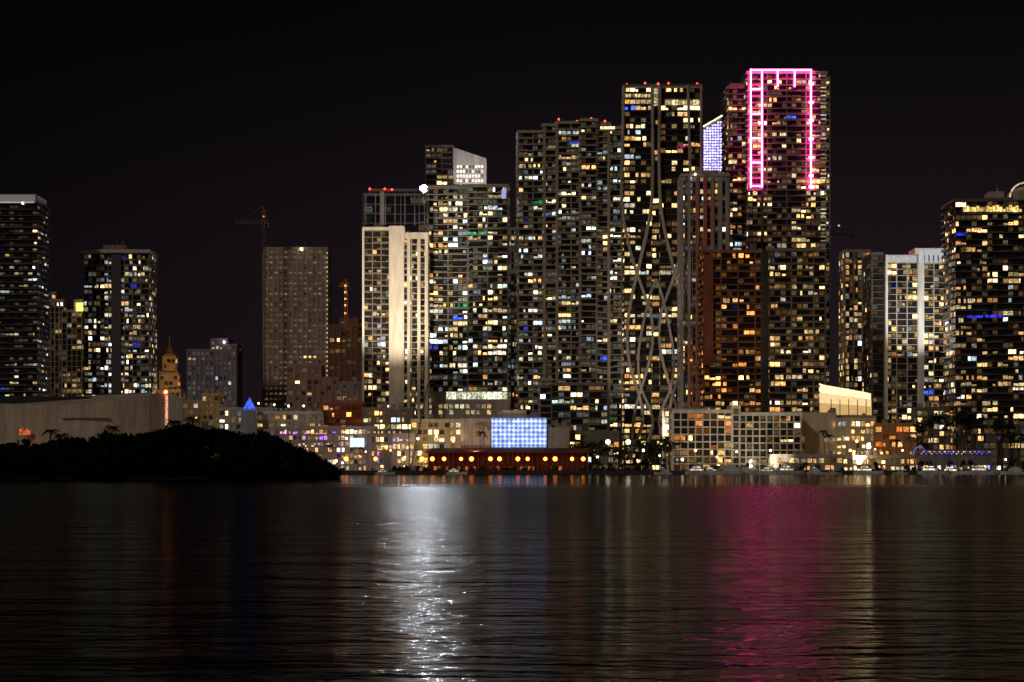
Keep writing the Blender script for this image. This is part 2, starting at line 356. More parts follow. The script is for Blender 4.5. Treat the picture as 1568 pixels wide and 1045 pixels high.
def exP(wl,wn,cx,d):
    roofbox(wl,cx,d,1118,1143,126,132,4,14)
    wl.box(X(1165,d)-cx,X(1169,d)-cx,-2,0,Z(385,d),Z(112,d),P,(.1,.09,.09))
    for k in range(45):
        c=pick('white'); v=R.choice([.05,.1,.3,.8])
        wn.box(X(1256,d)-cx,X(1264,d)-cx,-2.2,-2.1,Z(118+k*6,d),Z(116.6+k*6,d),W,tuple(q*v for q in c))
pt_e=tower('led_framed_skyscraper',1350,32,[(1145,1264,113,0),(1116,1144,134,4),(1264.5,1271,120,3,dict(so=.5))],wall=(.28,.24,.22),lit=.3,dim=.45,pal='gold',br=.9,bay=3.0,pier=4,pw=.6,so=1.5,st=.4,rail=.5,extra=exP,cluster=(1,3),grad=.35)
def led():
    d=1350; cx=pt_e.location.x; b=MB(); w=.33; o=-2.6
    def v(px,y0,y1): b.box(X(px,d)-cx-w,X(px,d)-cx+w,o-.3,o+.3,Z(y1,d),Z(y0,d))
    def h(x0,x1,py): b.box(X(x0,d)-cx+w,X(x1,d)-cx-w,o-.25,o+.25,Z(py,d)-w,Z(py,d)+w)
    v(1149,107,288); v(1166,110,288); v(1241,110,290)
    h(1149,1243,108.5)
    for y in (138,176,213,250,286): h(1149,1166,y)
    v(1190,110,134); v(1216,110,134)
    for y in (130,158,186,214,242,270,287):
        b.box(X(1238,d)-cx,X(1244.5,d)-cx,o-.45,o+.35,Z(y,d)-.6,Z(y,d)+.6)
    b.obj('led_frame',mats=[emitmat('pink_led',(1,.05,.3),50)],parent=pt_e)
led()
def exQ(wl,wn,cx,d):
    wl.box(X(1166,d)-cx,X(1177,d)-cx,-1,10,GZ,Z(385,d),P,(.06,.055,.05))
    roofbox(wl,cx,d,1150,1160,372,384,5,12); roofbox(wl,cx,d,1176,1187,375,384,5,12,(.5,.45,.4))
    wl.box(X(1077,d)-cx,X(1092,d)-cx,-1.8,-.1,Z(560,d),Z(390,d),P,(.3,.09,.05))
tower('brown_apartment_tower',1240,30,[(1078,1165,387,0,dict(wall=(.36,.15,.08),pal='orange',lit=.34)),(1178,1263,385,.5,dict(wall=(.3,.24,.18),pal='gold',lit=.26,pier=4))],wall=(.25,.2,.16),lit=.3,dim=.4,br=.95,bay=3.0,pier=3,pw=.7,so=1.3,rail=.6,extra=exQ,cluster=(1,3))
tower('parking_podium',1195,24,[(1031,1121,632,0,dict(pal='orange',lit=.35)),(1132,1226,636,.8,dict(pal='gold',lit=.2)),(1121.5,1131.5,625,-1,dict(lit=.05))],wall=(.72,.66,.58),dim=.5,br=.9,bay=3.8,pier=1,pw=.6,so=.9,st=.7,po=.8,fh=3.6,rail=0,cluster=(1,2))
def shell():
    d=1230; cx=X(1298,d); e=empty('translucent_canopy_building',(cx,d,0)); b=MB()
    n=20
    for i in range(n):
        a0=1258+80*i/n; a1=1258+80*(i+1)/n
        def top(p): t=(p-1258)/80; return 586+ 16*t**.7
        def dep(p): t=(p-1298)/40; return 10*t*t
        x0=X(a0,d)-cx;x1=X(a1,d)-cx
        for r,(ya,yb,c) in enumerate(((0,.3,(1.3,1.05,.62)),(.3,.62,(1.0,.72,.34)),(.62,1,(.65,.4,.15)))):
            za0=Z(top(a0)+(636-top(a0))*ya,d); zb0=Z(top(a0)+(636-top(a0))*yb,d)-0
            za1=Z(top(a1)+(636-top(a1))*ya,d); zb1=Z(top(a1)+(636-top(a1))*yb,d)
            b.face([(x0,dep(a0)-r*1.2,zb0+.15),(x1,dep(a1)-r*1.2,zb1+.15),(x1,dep(a1)-r*1.2,za1),(x0,dep(a0)-r*1.2,za0)],GL,c)
    b.obj('glowing_shell',parent=e)
    w=MB(); w.box(X(1256,d)-cx,X(1340,d)-cx,11,30,GZ,Z(602,d),P,(.3,.28,.25))
    for i in range(1,6): w.box(X(1258+80*i/6,d)-cx-.2,X(1258+80*i/6,d)-cx+.2,-4,-3.6,GZ,Z(612,d),P,(.3,.28,.25))
    w.box(X(1256,d)-cx,X(1340,d)-cx,-5,10.9,GZ,Z(637,d),P,(.4,.35,.28))
    w.obj('frame_and_base',parent=e)
shell()
tower('slim_apartment_tower',1360,24,[(1294,1333,386,0)],wall=(.36,.3,.26),lit=.42,dim=.5,pal='gold',br=.5,bay=2.6,pier=2,pw=.8,so=.5,cluster=(1,1),wh=(.15,.9))
def exT(wl,wn,cx,d):
    c=(.85,.84,.8)
    for a,b in ((1355,1358.5),(1405,1414),(1460,1464)): wl.box(X(a,d)-cx,X(b,d)-cx,-2.6,2,GZ,Z(391,d),P,c)
    wl.box(X(1355,d)-cx,X(1402,d)-cx,-1.9,20,Z(402,d),Z(391.2,d),P,c)
    wl.box(X(1400,d)-cx,X(1461,d)-cx,-3.0,18,Z(390.5,d),Z(381,d),P,c)
    for px in range(1361,1402,9): wn.box(X(px,d)-cx,X(px+6,d)-cx,-2.1,-2,Z(401,d),Z(393,d),GL,(.4,.43,.45))  # crown's floodlit look put into glowing panels
    for px in range(1408,1459,7): wn.box(X(px,d)-cx,X(px+5,d)-cx,-3.2,-3.1,Z(403,d),Z(383,d),GL,(.45,.48,.5))  # floodlighting painted as glow here too
tower('white_column_apartment_tower',1280,30,[(1337,1354.5,390,3,dict(wall=(.14,.13,.12),lit=.05)),(1357,1405,403,0),(1414,1462,404,.4)],wall=(.5,.47,.42),lit=.52,dim=.4,pal='gold',br=1.0,bay=3.0,pier=2,pw=.6,so=.8,rail=0,extra=exT,cluster=(1,2))
def exU(wl,wn,cx,d):
    for a in range(1474,1562,5): wn.box(X(a,d)-cx,X(a+4.4,d)-cx,-1.9,-1.8,Z(325,d),Z(R.choice([315,316,318,321]),d),W,var((1,.68,.2),.3,1.7))
    roofbox(wl,cx,d,1519,1540,292,306,4,20,(.5,.48,.45))
    pts=[]
    for k in range(9):
        an=math.pi-math.pi*.5*k/8; pts.append((X(1572+26*math.cos(an),d)-cx,-1,Z(302-22*math.sin(an),d)))
    wn.tube(pts,.5,W,(.7,.55,.35))
    pts=[(p[0]+1.5,8,p[2]-3) for p in pts]; wl.tube(pts,2.2,P,(.6,.55,.5))
    wl.box(X(1552,d)-cx,X(1610,d)-cx,0,16,Z(306,d),Z(292,d),P,(.4,.36,.3))
    for a,b,y,c in ((1480,1502,486,(.05,.06,1.3)),(1508,1534,485,(.05,.06,1.3)),(1463,1478,360,(.05,.06,1.6)),(1550,1568,596,(1.6,1.3,.8)),(1490,1502,352,(1.2,.2,.2))):
        k=a
        while k<b:
            wn.box(X(k,d)-cx,X(k+3.4,d)-cx,-2.0,-1.9,Z(y+1.6,d),Z(y-2,d),W,var(c,.3,1.2)); k+=4
tower('dark_condominium_tower',1225,34,[(1463,1512,309,0),(1512.5,1640,307,1.2)],wall=(.16,.15,.14),lit=.26,dim=.3,pal='gold',br=.78,bay=2.8,pier=0,so=1.4,st=.3,rail=.5,extra=exU,cluster=(1,3))

# ================================================================= LOW RISE
def low(name,x0,x1,yt,d,T=16,**kw):
    k=dict(wall=(.5,.43,.36),lit=.45,dim=.5,pal='gold',br=1.0,bay=3.2,pier=1,pw=.6,so=.4,st=.45,fh=3.6,core=P,rail=0,cluster=(1,2)); k.update(kw)
    def ex(wl,wn,cx,dd):
        for q in range(3):
            a=R.uniform(x0,x1-5); hh=R.uniform(1,3); wl.box(X(a,dd)-cx,X(a+R.uniform(3,9),dd)-cx,3+q,6+q*1.3,Z(yt,dd)+1.5,Z(yt,dd)+1.6+hh,P,(.35,.33,.3))
    return tower(name,d,T,[(x0,x1,yt,0)],extra=ex,**k)
low('low_office_building',272,312,617,1330,wall=(.5,.4,.22),lit=.25)
low('low_office_building',310,336,606,1320,wall=(.7,.5,.2),lit=.15,br=.6)
low('parking_garage',336,420,628,1300,wall=(.5,.48,.48),lit=.4,pal='white',br=.4)
low('shopping_pavilion',385,492,634,1260,wall=(.75,.68,.6),lit=.4,pal='gold',br=1.0)
low('brick_pavilion',486,556,620,1270,wall=(.4,.1,.06),lit=.3,pal='orange',br=.7)
low('waterfront_mall',422,575,657,1215,wall=(.45,.4,.38),lit=.45,pal='purple',br=1.1,bay=2.4,fh=3.2)
low('waterfront_mall',562,634,668,1210,wall=(.42,.37,.36),lit=.4,pal='purple',br=1.1,bay=2.4,fh=3.2)
low('low_apartment_building',556,632,628,1262,wall=(.35,.3,.25),lit=.4)
low('shop_building',630,706,646,1235,wall=(.7,.6,.45),lit=.5,pal='gold',br=1.6)
low('service_building',846,872,656,1222,wall=(.5,.42,.32),lit=.1)
low('market_building',872,948,664,1240,wall=(.25,.23,.2),lit=.45,br=1)
low('hotel_entrance_building',1018,1084,629,1236,wall=(.6,.55,.45),lit=.65,pal='gold',br=1.5)
low('plain_wall_building',1224,1280.5,636,1215,wall=(.7,.6,.45),lit=.04,dim=.1,so=.1,pier=0)
low('theater_building',1281,1339.5,644,1210,wall=(.8,.68,.5),lit=.6,br=2.0,bay=2.6)
low('restaurant_building',1340,1403.5,652,1206,wall=(.6,.3,.14),lit=.5,pal='orange',br=1.5,bay=4)
low('low_hotel_building',1404,1480,628,1235,wall=(.2,.17,.16),lit=.4,br=.7)
low('low_hotel_building',1478,1600,655,1200,wall=(.18,.16,.15),lit=.25,br=.7)
low('marina_building',1180,1290,700,1162,T=8,wall=(.5,.45,.4),lit=.5,br=1.3,fh=3)
low('marina_building',1290.5,1400,702,1164,T=8,wall=(.5,.42,.3),lit=.6,br=2,fh=3,bay=2.4)
def accents():
    d=1209; e=empty('mall_accent_lights',(0,d,0)); n=MB()
    for k in range(60):
        px=R.uniform(428,630); py=R.choice([662,664,680,683]) if px<572 else R.choice([674,684,688])
        c=R.choice([(.7,.15,1.6),(1.5,.3,1.1),(1.6,1.0,.35),(1.6,1.0,.35),(.3,.4,1.6)])
        n.box(X(px,d),X(px+R.uniform(1,4),d),-.6,-.4,Z(py+1,d),Z(py-.6,d),W,var(c,.4,1.4))
    n.box(X(536,d),X(558,d),-1,-.8,Z(685,d),Z(671,d),GL,(.9,1.15,1.3))
    n.obj('lights',parent=e)
accents()

def museum():
    d=1200; cx=X(790,d); e=empty('art_museum',(cx,d,0)); w=MB()
    w.box(X(705,d)-cx,X(751,d)-cx,0,24,GZ,Z(641,d),P,(.66,.54,.44))
    w.box(X(838,d)-cx,X(872,d)-cx,2,24,GZ,Z(655,d),P,(.64,.54,.44))
    w.box(X(751.2,d)-cx,X(837.8,d)-cx,1.2,24,GZ,Z(639,d),P,(.4,.4,.42))
    w.box(X(769,d)-cx,X(806,d)-cx,6,20,Z(639,d),Z(628,d),P,(.7,.66,.6)); w.box(X(812,d)-cx,X(826,d)-cx,6,20,Z(639,d),Z(631,d),P,(.3,.3,.6))
    w.box(X(690,d)-cx,X(900,d)-cx,-10,-.1,GZ,Z(687,d),P,(.35,.25,.2))
    for k in range(8): w.box(X(705+k*5.8,d)-cx,X(705.4+k*5.8,d)-cx,-.08,-.02,Z(686,d),Z(642,d),P,(.3,.24,.2))
    w.obj('walls',parent=e)
    m,nt,out=newmat('led_lattice')
    tc=N(nt,'ShaderNodeTexCoord'); mp=N(nt,'ShaderNodeMapping'); mp.inputs['Rotation'].default_value=(0,math.radians(45),0)
    ck=N(nt,'ShaderNodeTexChecker'); ck.inputs['Scale'].default_value=.6
    ck.inputs['Color1'].default_value=(.66,.8,1,1); ck.inputs['Color2'].default_value=(.16,.25,.75,1)
    nz=N(nt,'ShaderNodeTexNoise'); nz.inputs['Scale'].default_value=.3; ml=N(nt,'ShaderNodeMath',operation='MULTIPLY'); ml.inputs[1].default_value=2.3
    em=N(nt,'ShaderNodeEmission')
    nt.links.new(tc.outputs['Object'],nz.inputs[0]); nt.links.new(nz.outputs[0],ml.inputs[0]); nt.links.new(ml.outputs[0],em.inputs[1])
    nt.links.new(tc.outputs['Object'],mp.inputs[0]); nt.links.new(mp.outputs[0],ck.inputs[0]); nt.links.new(ck.outputs[0],em.inputs[0]); nt.links.new(em.outputs[0],out.inputs[0])
    s=MB(); s.box(X(753,d)-cx,X(837,d)-cx,.6,1.1,Z(685,d),Z(641,d)); s.obj('led_screen',mats=[m],parent=e)
museum()
def pier():
    d=1160; cx=X(778,d); e=empty('waterfront_pavilion',(cx,d,0)); w=MB();wn=MB()
    c=(.12,.035,.025)
    w.box(X(656,d)-cx,X(900,d)-cx,4,16,GZ,Z(694,d),P,(.1,.035,.025))
    w.prism([(X(650,d)-cx,1),(X(906,d)-cx,1),(X(896,d)-cx,18),(X(660,d)-cx,18)],Z(694,d)+.01,[Z(692,d),Z(692,d),Z(686,d),Z(686,d)],P,c)
    for k in range(33): w.tube([(X(656+k*7.6,d)-cx,1.6,GZ),(X(656+k*7.6,d)-cx,1.6,Z(694,d))],.14,P,(.2,.12,.08))
    for k in range(40):
        if R.random()<.6:
            a=X(658+k*6,d)-cx; wn.face([(a,3.9,GZ+.6),(a+1.4,3.9,GZ+.6),(a+1.4,3.9,GZ+2.6),(a,3.9,GZ+2.6)],W,var((1,.25,.08),.1,.6))
    w.obj('walls_and_roof',parent=e); wn.obj('windows',parent=e)
pier()
def arena():
    d=1230; e=empty('arena',(0,d,0)); w=MB(); c=(.5,.42,.33)
    P1=[(-60,20,616),(0,8,618),(60,2,620),(120,0,619),(180,2,612),(225,8,604),(250,18,600)]
    q=[]
    for i in range(len(P1)-1):
        for s in range(4):
            t=s/4; q.append(tuple(P1[i][k]*(1-t)+P1[i+1][k]*t for k in range(3)))
    q.append(P1[-1])
    poly=[(X(a,d),b) for a,b,_ in q]+[(X(252,d),70),(X(-60,d),70)]
    tops=[Z(y,d) for _,_,y in q]+[Z(606,d),Z(606,d)]
    w.prism(poly,GZ,tops,P,c)
    w.box(X(-60,d),X(128,d),14,60,Z(622,d),Z(606,d),P,(.03,.03,.03))
    w.box(X(96,d),X(168,d),-1.0,1.0,Z(642,d),Z(640.5,d),P,(.1,.08,.07))
    w.obj('curved_wall',parent=e)
    n=MB(); n.ball((X(247,d),16,Z(599,d)),1.1,W,(9,1.2,.5)); n.box(X(246.5,d),X(250.5,d),15.4,15.6,Z(650,d),Z(604,d),W,(.9,.4,.25))
    for k in range(5): n.box(X(30+k*3.4,d),X(32.6+k*3.4,d),-1,-.5,Z(666,d),Z(656+R.uniform(0,5),d),W,var((1.0,.18,.05),.4,1.5))
    n.obj('signal_lights',parent=e)
arena()
def bluetent():
    d=1250; e=empty('blue_lit_pavilion',(X(381,d),d,0)); w=MB()
    z0=Z(628,d);z1=Z(608,d)
    w.box(-4,4,0,8,GZ,z0,P,(.4,.4,.45)); w.obj('base',parent=e)
    n=MB(); r=2.9
    n.prism([(-r,.5),(r,.5),(r,6),(-r,6)],z0+.01,z0+1.2,W,(.06,.1,.9))
    n.face([(-r,.5,z0+1.2),(r,.5,z0+1.2),(0,3,z1)],W,(.08,.16,1.1)); n.face([(r,.5,z0+1.2),(r,6,z0+1.2),(0,3,z1)],W,(.1,.2,.9)); n.face([(-r,6,z0+1.2),(-r,.5,z0+1.2),(0,3,z1)],W,(.1,.2,.9))
    n.obj('roof',parent=e)
bluetent()
def tent():
    d=1165; cx=X(1460,d); e=empty('waterfront_marquee',(cx,d,0)); w=MB();n=MB()
    L0=X(1402,d)-cx; L1=X(1520,d)-cx
    w.box(L0,L1,.7,12,GZ,Z(696,d),P,(.3,.26,.28)); w.prism([(L0-1,0),(L1+1,0),(L1,12.5),(L0,12.5)],Z(696,d)+.01,[Z(694,d),Z(694,d),Z(689,d),Z(689,d)],P,(.3,.3,.36))
    c=X(1408,d)-cx; r=10*K*d
    pts=[(c+r*math.cos(t*math.pi/12),-.4,Z(698,d)+r*1.35*math.sin(t*math.pi/12)) for t in range(13)]
    n.tube(pts,.14,W,(.2,.24,1.0),6)
    for k in range(46):
        x=L0+(L1-L0)*(k+.5)/46; z=Z(693.5,d)+ (.5 if k%3 else -.6)
        if R.random()<.75: n.ball((x,-.3,z),.2,W,var(R.choice([(.2,.25,2),(.6,.15,1.8),(1.6,1.4,1),(1.6,1.2,.6)]),.6,2.5),6,4)
    i=L0+.5
    while i<L1-1:
        wd=R.uniform(.7,2.2)
        if R.random()<.7: n.face([(i,.6,GZ+.6),(i+wd,.6,GZ+.6),(i+wd,.6,GZ+3.0),(i,.6,GZ+3.0)],W,var(R.choice([YEL,GOLD,WHT,(.3,.3,1.5),(.8,.2,.6)]),.2,2.2))
        i+=wd+.4
    w.obj('canopy',parent=e); n.obj('string_lights',parent=e)
tent()

# ================================================================= CRANES
def crane(name,px,yb,yt,d,jl,jr,col=(.3,.18,.1),lamps=()):
    e=empty(name,(X(px,d),d,0)); b=MB(); z0=Z(yb,d); z1=Z(yt,d); r=.9
    for sx in (-r,r):
        for sy in (-r,r): b.tube([(sx,sy,z0),(sx,sy,z1)],.22,P,col,4)
    n=int((z1-z0)/2.4)
    for k in range(n):
        za=z0+k*2.4; zb=za+2.4; s=1 if k%2 else -1
        b.tube([(-r*s,-r,za),(r*s,-r,zb)],.13,P,col,4); b.tube([(-r*s,r,za),(r*s,r,zb)],.13,P,col,4)
    zj=z0+(z1-z0)*.93; L=X(784+jl,d); Rr=X(784+jr,d)
    for zz,o in ((0,-.8),(0,.8),(1.7,0)): b.tube([(-L,o,zj+zz),(Rr,o,zj+zz)],.26,P,col,4)
    k=-L
    while k<Rr-2: b.tube([(k,-.8,zj),(k+1.2,0,zj+1.7),(k+2.4,-.8,zj)],.12,P,col,4); k+=2.4
    b.tube([(0,0,z1+3),(-L*.8,0,zj+1.7)],.1,P,col,4); b.tube([(0,0,z1+3),(Rr*.9,0,zj+1.7)],.1,P,col,4); b.tube([(0,0,z1),(0,0,z1+3)],.3,P,col,4)
    b.box(Rr-3,Rr,-1,1,zj-2.5,zj,P,(.3,.3,.3)); b.box(.9,2.6,-1,1,zj-2.4,zj-.1,P,(.4,.4,.4))
    b.obj('lattice',parent=e)
    if lamps:
        n=MB()
        for (a,y,c) in lamps: n.ball((X(a,d)-X(px,d),-1.4,Z(y,d)),.6,W,c,8,5)
        n.obj('lamps',parent=e)
crane('tower_crane',404,612,322,1480,44,8,col=(.22,.17,.14),lamps=[(404,332,(.9,.2,.1))])
crane('tower_crane',530,500,434,1440,10,5,col=(.9,.4,.1),lamps=[(529,y,(2.6,1.1,.2)) for y in (438,448,458,468,480)])
crane('tower_crane',1262,640,338,1420,5,46,col=(.5,.45,.4),lamps=[(1284,346,(1,.8,.5))])
crane('tower_crane',1058,690,528,1258,14,6,col=(.8,.25,.08),lamps=[(1058,552,(2.6,.8,.2))])
def derrick():
    d=1180; e=empty('derrick_crane',(X(630,d),d,0)); b=MB(); c=(.25,.24,.22)
    b.box(-3,3,-2,2,GZ,GZ+3,P,c)
    for o in(-.7,.7):
        b.tube([(0,o,GZ+3),(X(784+26,d),o,Z(586,d))],.35,P,c); b.tube([(-1,o,GZ+3),(-1.5,o,Z(650,d))],.3,P,c)
    for k in range(14):
        t=k/14; x=X(784+26*t,d); z=GZ+3+(Z(586,d)-GZ-3)*t; b.tube([(x,-.7,z),(x+.6,.7,z+1.6)],.15,P,c,4)
    b.tube([(X(784+26,d),0,Z(586,d)),(X(784+52,d),0,Z(592,d)),(X(784+54,d),0,Z(640,d))],.15,P,c,4)
    b.tube([(-1.5,0,Z(650,d)),(X(784+26,d),0,Z(586,d))],.12,P,c,4)
    b.obj('boom',parent=e)
derrick()

# ================================================================= LAMPS
ORM=emitmat('sodium_lamp',(1,.2,.03),9); WHM=emitmat('white_lamp',(1,.86,.62),16); YLM=emitmat('warm_lamp',(1,.58,.2),12)
METAL=[PAINT]
def lamp(px,py,d,mat,r=.5,name='street_lamp'):
    e=empty(name,(X(px,d),d,GZ)); h=Z(py,d)-GZ; b=MB()
    b.tube([(0,.5,0),(0,.5,h*.5),(0,.5,h+.2),(0,.1,h+.6)],.12,0,(.1,.1,.1)); b.box(-.3,.3,.2,.8,-.01,.3,0,(.15,.15,.15)); b.box(-r*.7,r*.7,-.5,.6,h+r,h+r+.15,0,(.1,.1,.1))
    b.obj('pole',mats=METAL,parent=e)
    g=MB(); g.ball((0,0,h),r,0,(1,1,1),10,6); g.obj('lamp_globe',mats=[mat],parent=e)
for px in (530,575,618,646,662,680,706,722,751,765,793,808,835,850,876,893): lamp(px,703,1152.6,ORM,R.uniform(.9,1.2))
for px in (931,962): lamp(px,677,1165,WHM,1.15)
for px,py in ((515,706),(598,690),(560,692),(915,700),(985,690),(1010,698),(1045,704),(1098,700),(1150,706),(1205,698),(1240,706),(1296,672),(1312,676),(1331,680),(1290,700),(1350,694),(1382,690),(1418,702),(1455,700),(1500,700),(1540,704),(396,618),(420,620),(442,622),(465,622),(300,640),(500,700),(640,672),(668,668),(694,676),(620,700),(1065,690),(1128,692),(1180,690),(1302,690),(1322,696),(1340,688),(1366,700),(1400,694),(1436,698),(1478,704)):
    lamp(px,py,1176 if px>500 else 1250,R.choice([YLM,YLM,WHM]),R.choice([.4,.5,.65]))
lamp(1330,684,1160,emitmat('plaza_lamp',(1,.8,.45),55),1.1)

# ================================================================= VEGETATION
def leafmat(name,c1,c2):
    m,nt,out=newmat(name); b=N(nt,'ShaderNodeBsdfPrincipled'); b.inputs['Roughness'].default_value=.8; b.inputs['Specular IOR Level'].default_value=.2
    tc=N(nt,'ShaderNodeTexCoord'); nz=N(nt,'ShaderNodeTexNoise'); nz.inputs['Scale'].default_value=.35; nz.inputs['Detail'].default_value=4
    cr=N(nt,'ShaderNodeValToRGB'); cr.color_ramp.elements[0].position=.35; cr.color_ramp.elements[1].position=.65
    cr.color_ramp.elements[0].color=(*c1,1); cr.color_ramp.elements[1].color=(*c2,1)
    nt.links.new(tc.outputs['Object'],nz.inputs[0]); nt.links.new(nz.outputs[0],cr.inputs[0]); nt.links.new(cr.outputs[0],b.inputs['Base Color']); nt.links.new(b.outputs[0],out.inputs[0]); return m
LEAF=leafmat('foliage',(.012,.018,.008),(.045,.06,.024))
SILH=leafmat('silhouette_foliage',(.002,.003,.0015),(.010,.011,.006))  # night shade put into a near-black leaf colour for island silhouettes
BARK=attr_paint('bark')
def crown(b,c,rx,rz,n,ls):
    for _ in range(n):
        while True:
            p=Vector((R.uniform(-1,1),R.uniform(-1,1),R.uniform(-1,1)))
            if .25<p.length<1: break
        k=mnoise.noise(Vector((c[0]*.1+p.x*1.7,p.y*1.7,p.z*1.7+c[1]*.05)))
        if k<-.28: continue
        s=1+.35*k
        q=Vector((c[0]+p.x*rx*s,c[1]+p.y*rx*s,c[2]+p.z*rz*s))
        u=Vector((R.gauss(0,1),R.gauss(0,1),R.gauss(0,1))).normalized(); v=u.orthogonal().normalized(); l=ls*R.uniform(.6,1.4)
        b.face([q-u*l,q+v*l*.5,q+u*l,q-v*l*.5],1)
def trees(name,prof,d0,d1,n,base,leafn=110,ls=1.0,rr=(3,6),leaf=None,under=0,tk=(.08,.06,.04)):
    b=MB()
    def ptop(px):
        for k in range(len(prof)-1):
            if prof[k][0]<=px<=prof[k+1][0]:
                t=(px-prof[k][0])/(prof[k+1][0]-prof[k][0]); return prof[k][1]*(1-t)+prof[k+1][1]*t
    for i in range(n):
        px=R.uniform(prof[0][0],prof[-1][0]); d=R.uniform(d0,d1); py=ptop(px)
        top=Z(py+R.uniform(0,14)*(1 if R.random()<.75 else 0),d); r=R.uniform(*rr); r=min(r,(top-base)*.6); x=X(px,d)
        rz=r*R.uniform(.6,.9); c=(x,d,top-rz)
        lean=R.uniform(-1,1)
        b.tube([(x+lean,d,base-.5),(x+lean*.3,d,(base+top)*.5),(x,d,top-rz*.6)],.3,0,tk,5,r2=.1)
        for q in range(3):
            an=R.uniform(0,6.28); b.tube([(x+lean*.3,d,(base+top)*.5),(x+math.cos(an)*r*.6,d+math.sin(an)*r*.6,top-rz*.9)],.14,0,tk,4,r2=.05)
        crown(b,c,r,rz,leafn,ls)
        for q in range(2): crown(b,(x+R.uniform(-r,r),d+R.uniform(-r,r),max(base+1,top-rz-R.uniform(1,4))),r*.7,r*.5,leafn//2,ls)
    for i in range(under):
        px=R.uniform(prof[0][0],prof[-1][0]+4); d=R.uniform(d0-8,d0+14); py=ptop(min(px,prof[-1][0])); top=min(Z(py,d)-1,base+R.uniform(3,9)); r=R.uniform(1.8,3.4)
        crown(b,(X(px,d),d,max(base-.5,top-r)),r,r*.85,leafn,ls)
    return b.obj(name,mats=[BARK,leaf or LEAF])
PROF=[(-60,684),(0,682),(40,673),(70,678),(100,669),(135,673),(165,661),(205,667),(250,659),(285,647),(305,657),(330,655),(360,664),(400,660),(440,679),(490,699),(508,714)]
trees('island_trees',PROF,775,850,210,2.5,120,1.0,(1.8,4.2),SILH,230,(.01,.008,.006))  # trunks near-black as well, shade painted into the bark colour
trees('shore_trees',[(495,702),(520,708),(640,713),(900,713),(920,704),(1030,702)],1153.5,1158,50,GZ,60,.6,(1.0,2.2))
trees('shore_trees',[(1060,710),(1230,708),(1400,706),(1600,702)],1153,1158,40,GZ,60,.6,(1.2,2.0))
trees('garden_trees',[(870,672),(960,676),(1060,664)],1190,1215,26,GZ,70,.8,(2,3.6))
trees('garden_trees',[(1400,636),(1470,628),(1568,650)],1196,1198,22,GZ,70,.8,(2,3.6))

def palm(px,ytop,d,base=GZ,r=3.4,lf=None):
    e=empty('palm_tree',(X(px,d),d,base)); h=Z(ytop,d)-base-1.0; b=MB(); ln=R.uniform(-.8,.8)
    b.tube([(0,0,-.3),(ln*.3,0,h*.4),(ln,0,h)],.32,0,(.16,.12,.09) if lf is None else (.012,.01,.008),6,r2=.18)  # silhouette palms get bark darkened to paint in the night shade
    for k in range(18):
        an=2*math.pi*k/18+R.uniform(-.15,.15); up=R.uniform(.1,1.1); L=r*R.uniform(.85,1.15); pts=[]
        for s in range(7):
            t=s/6; pts.append(Vector((ln+math.cos(an)*L*t,math.sin(an)*L*t,h+up*L*t*.9-L*.95*t*t)))
        side=Vector((-math.sin(an),math.cos(an),0))
        for s in range(6):
            w0=.5*math.sin(math.pi*(s+.3)/7)
            for sg in (-1,1):
                for q in (0,.5):
                    p=pts[s].lerp(pts[s+1],q); p2=pts[s].lerp(pts[s+1],q+.3)
                    b.face([p,p2,p2+side*sg*w0*1.3+Vector((0,0,-.35)),p+side*sg*w0*1.3+Vector((0,0,-.45))],1)
    b.obj('trunk_and_fronds',mats=[BARK,lf or LEAF],parent=e)
for px,yt,d,bs in ((78,656,800,2.5),(92,662,790,2.5),(172,650,800,2.5),(268,642,795,2.5),(296,636,805,2.5)): palm(px,yt,d,bs,3.0,SILH)
for px,yt,d,bs in ((735,660,1186,GZ),(1263,658,1186,GZ),(1270,664,1190,GZ),(1445,612,1212,GZ),(1020,672,1180,GZ),(1034,676,1175,GZ),(505,680,1175,GZ),(548,684,1172,GZ),(990,680,1172,GZ),(1396,668,1180,GZ),(1372,672,1182,GZ),(915,682,1172,GZ)):
    palm(px,yt,d,bs)

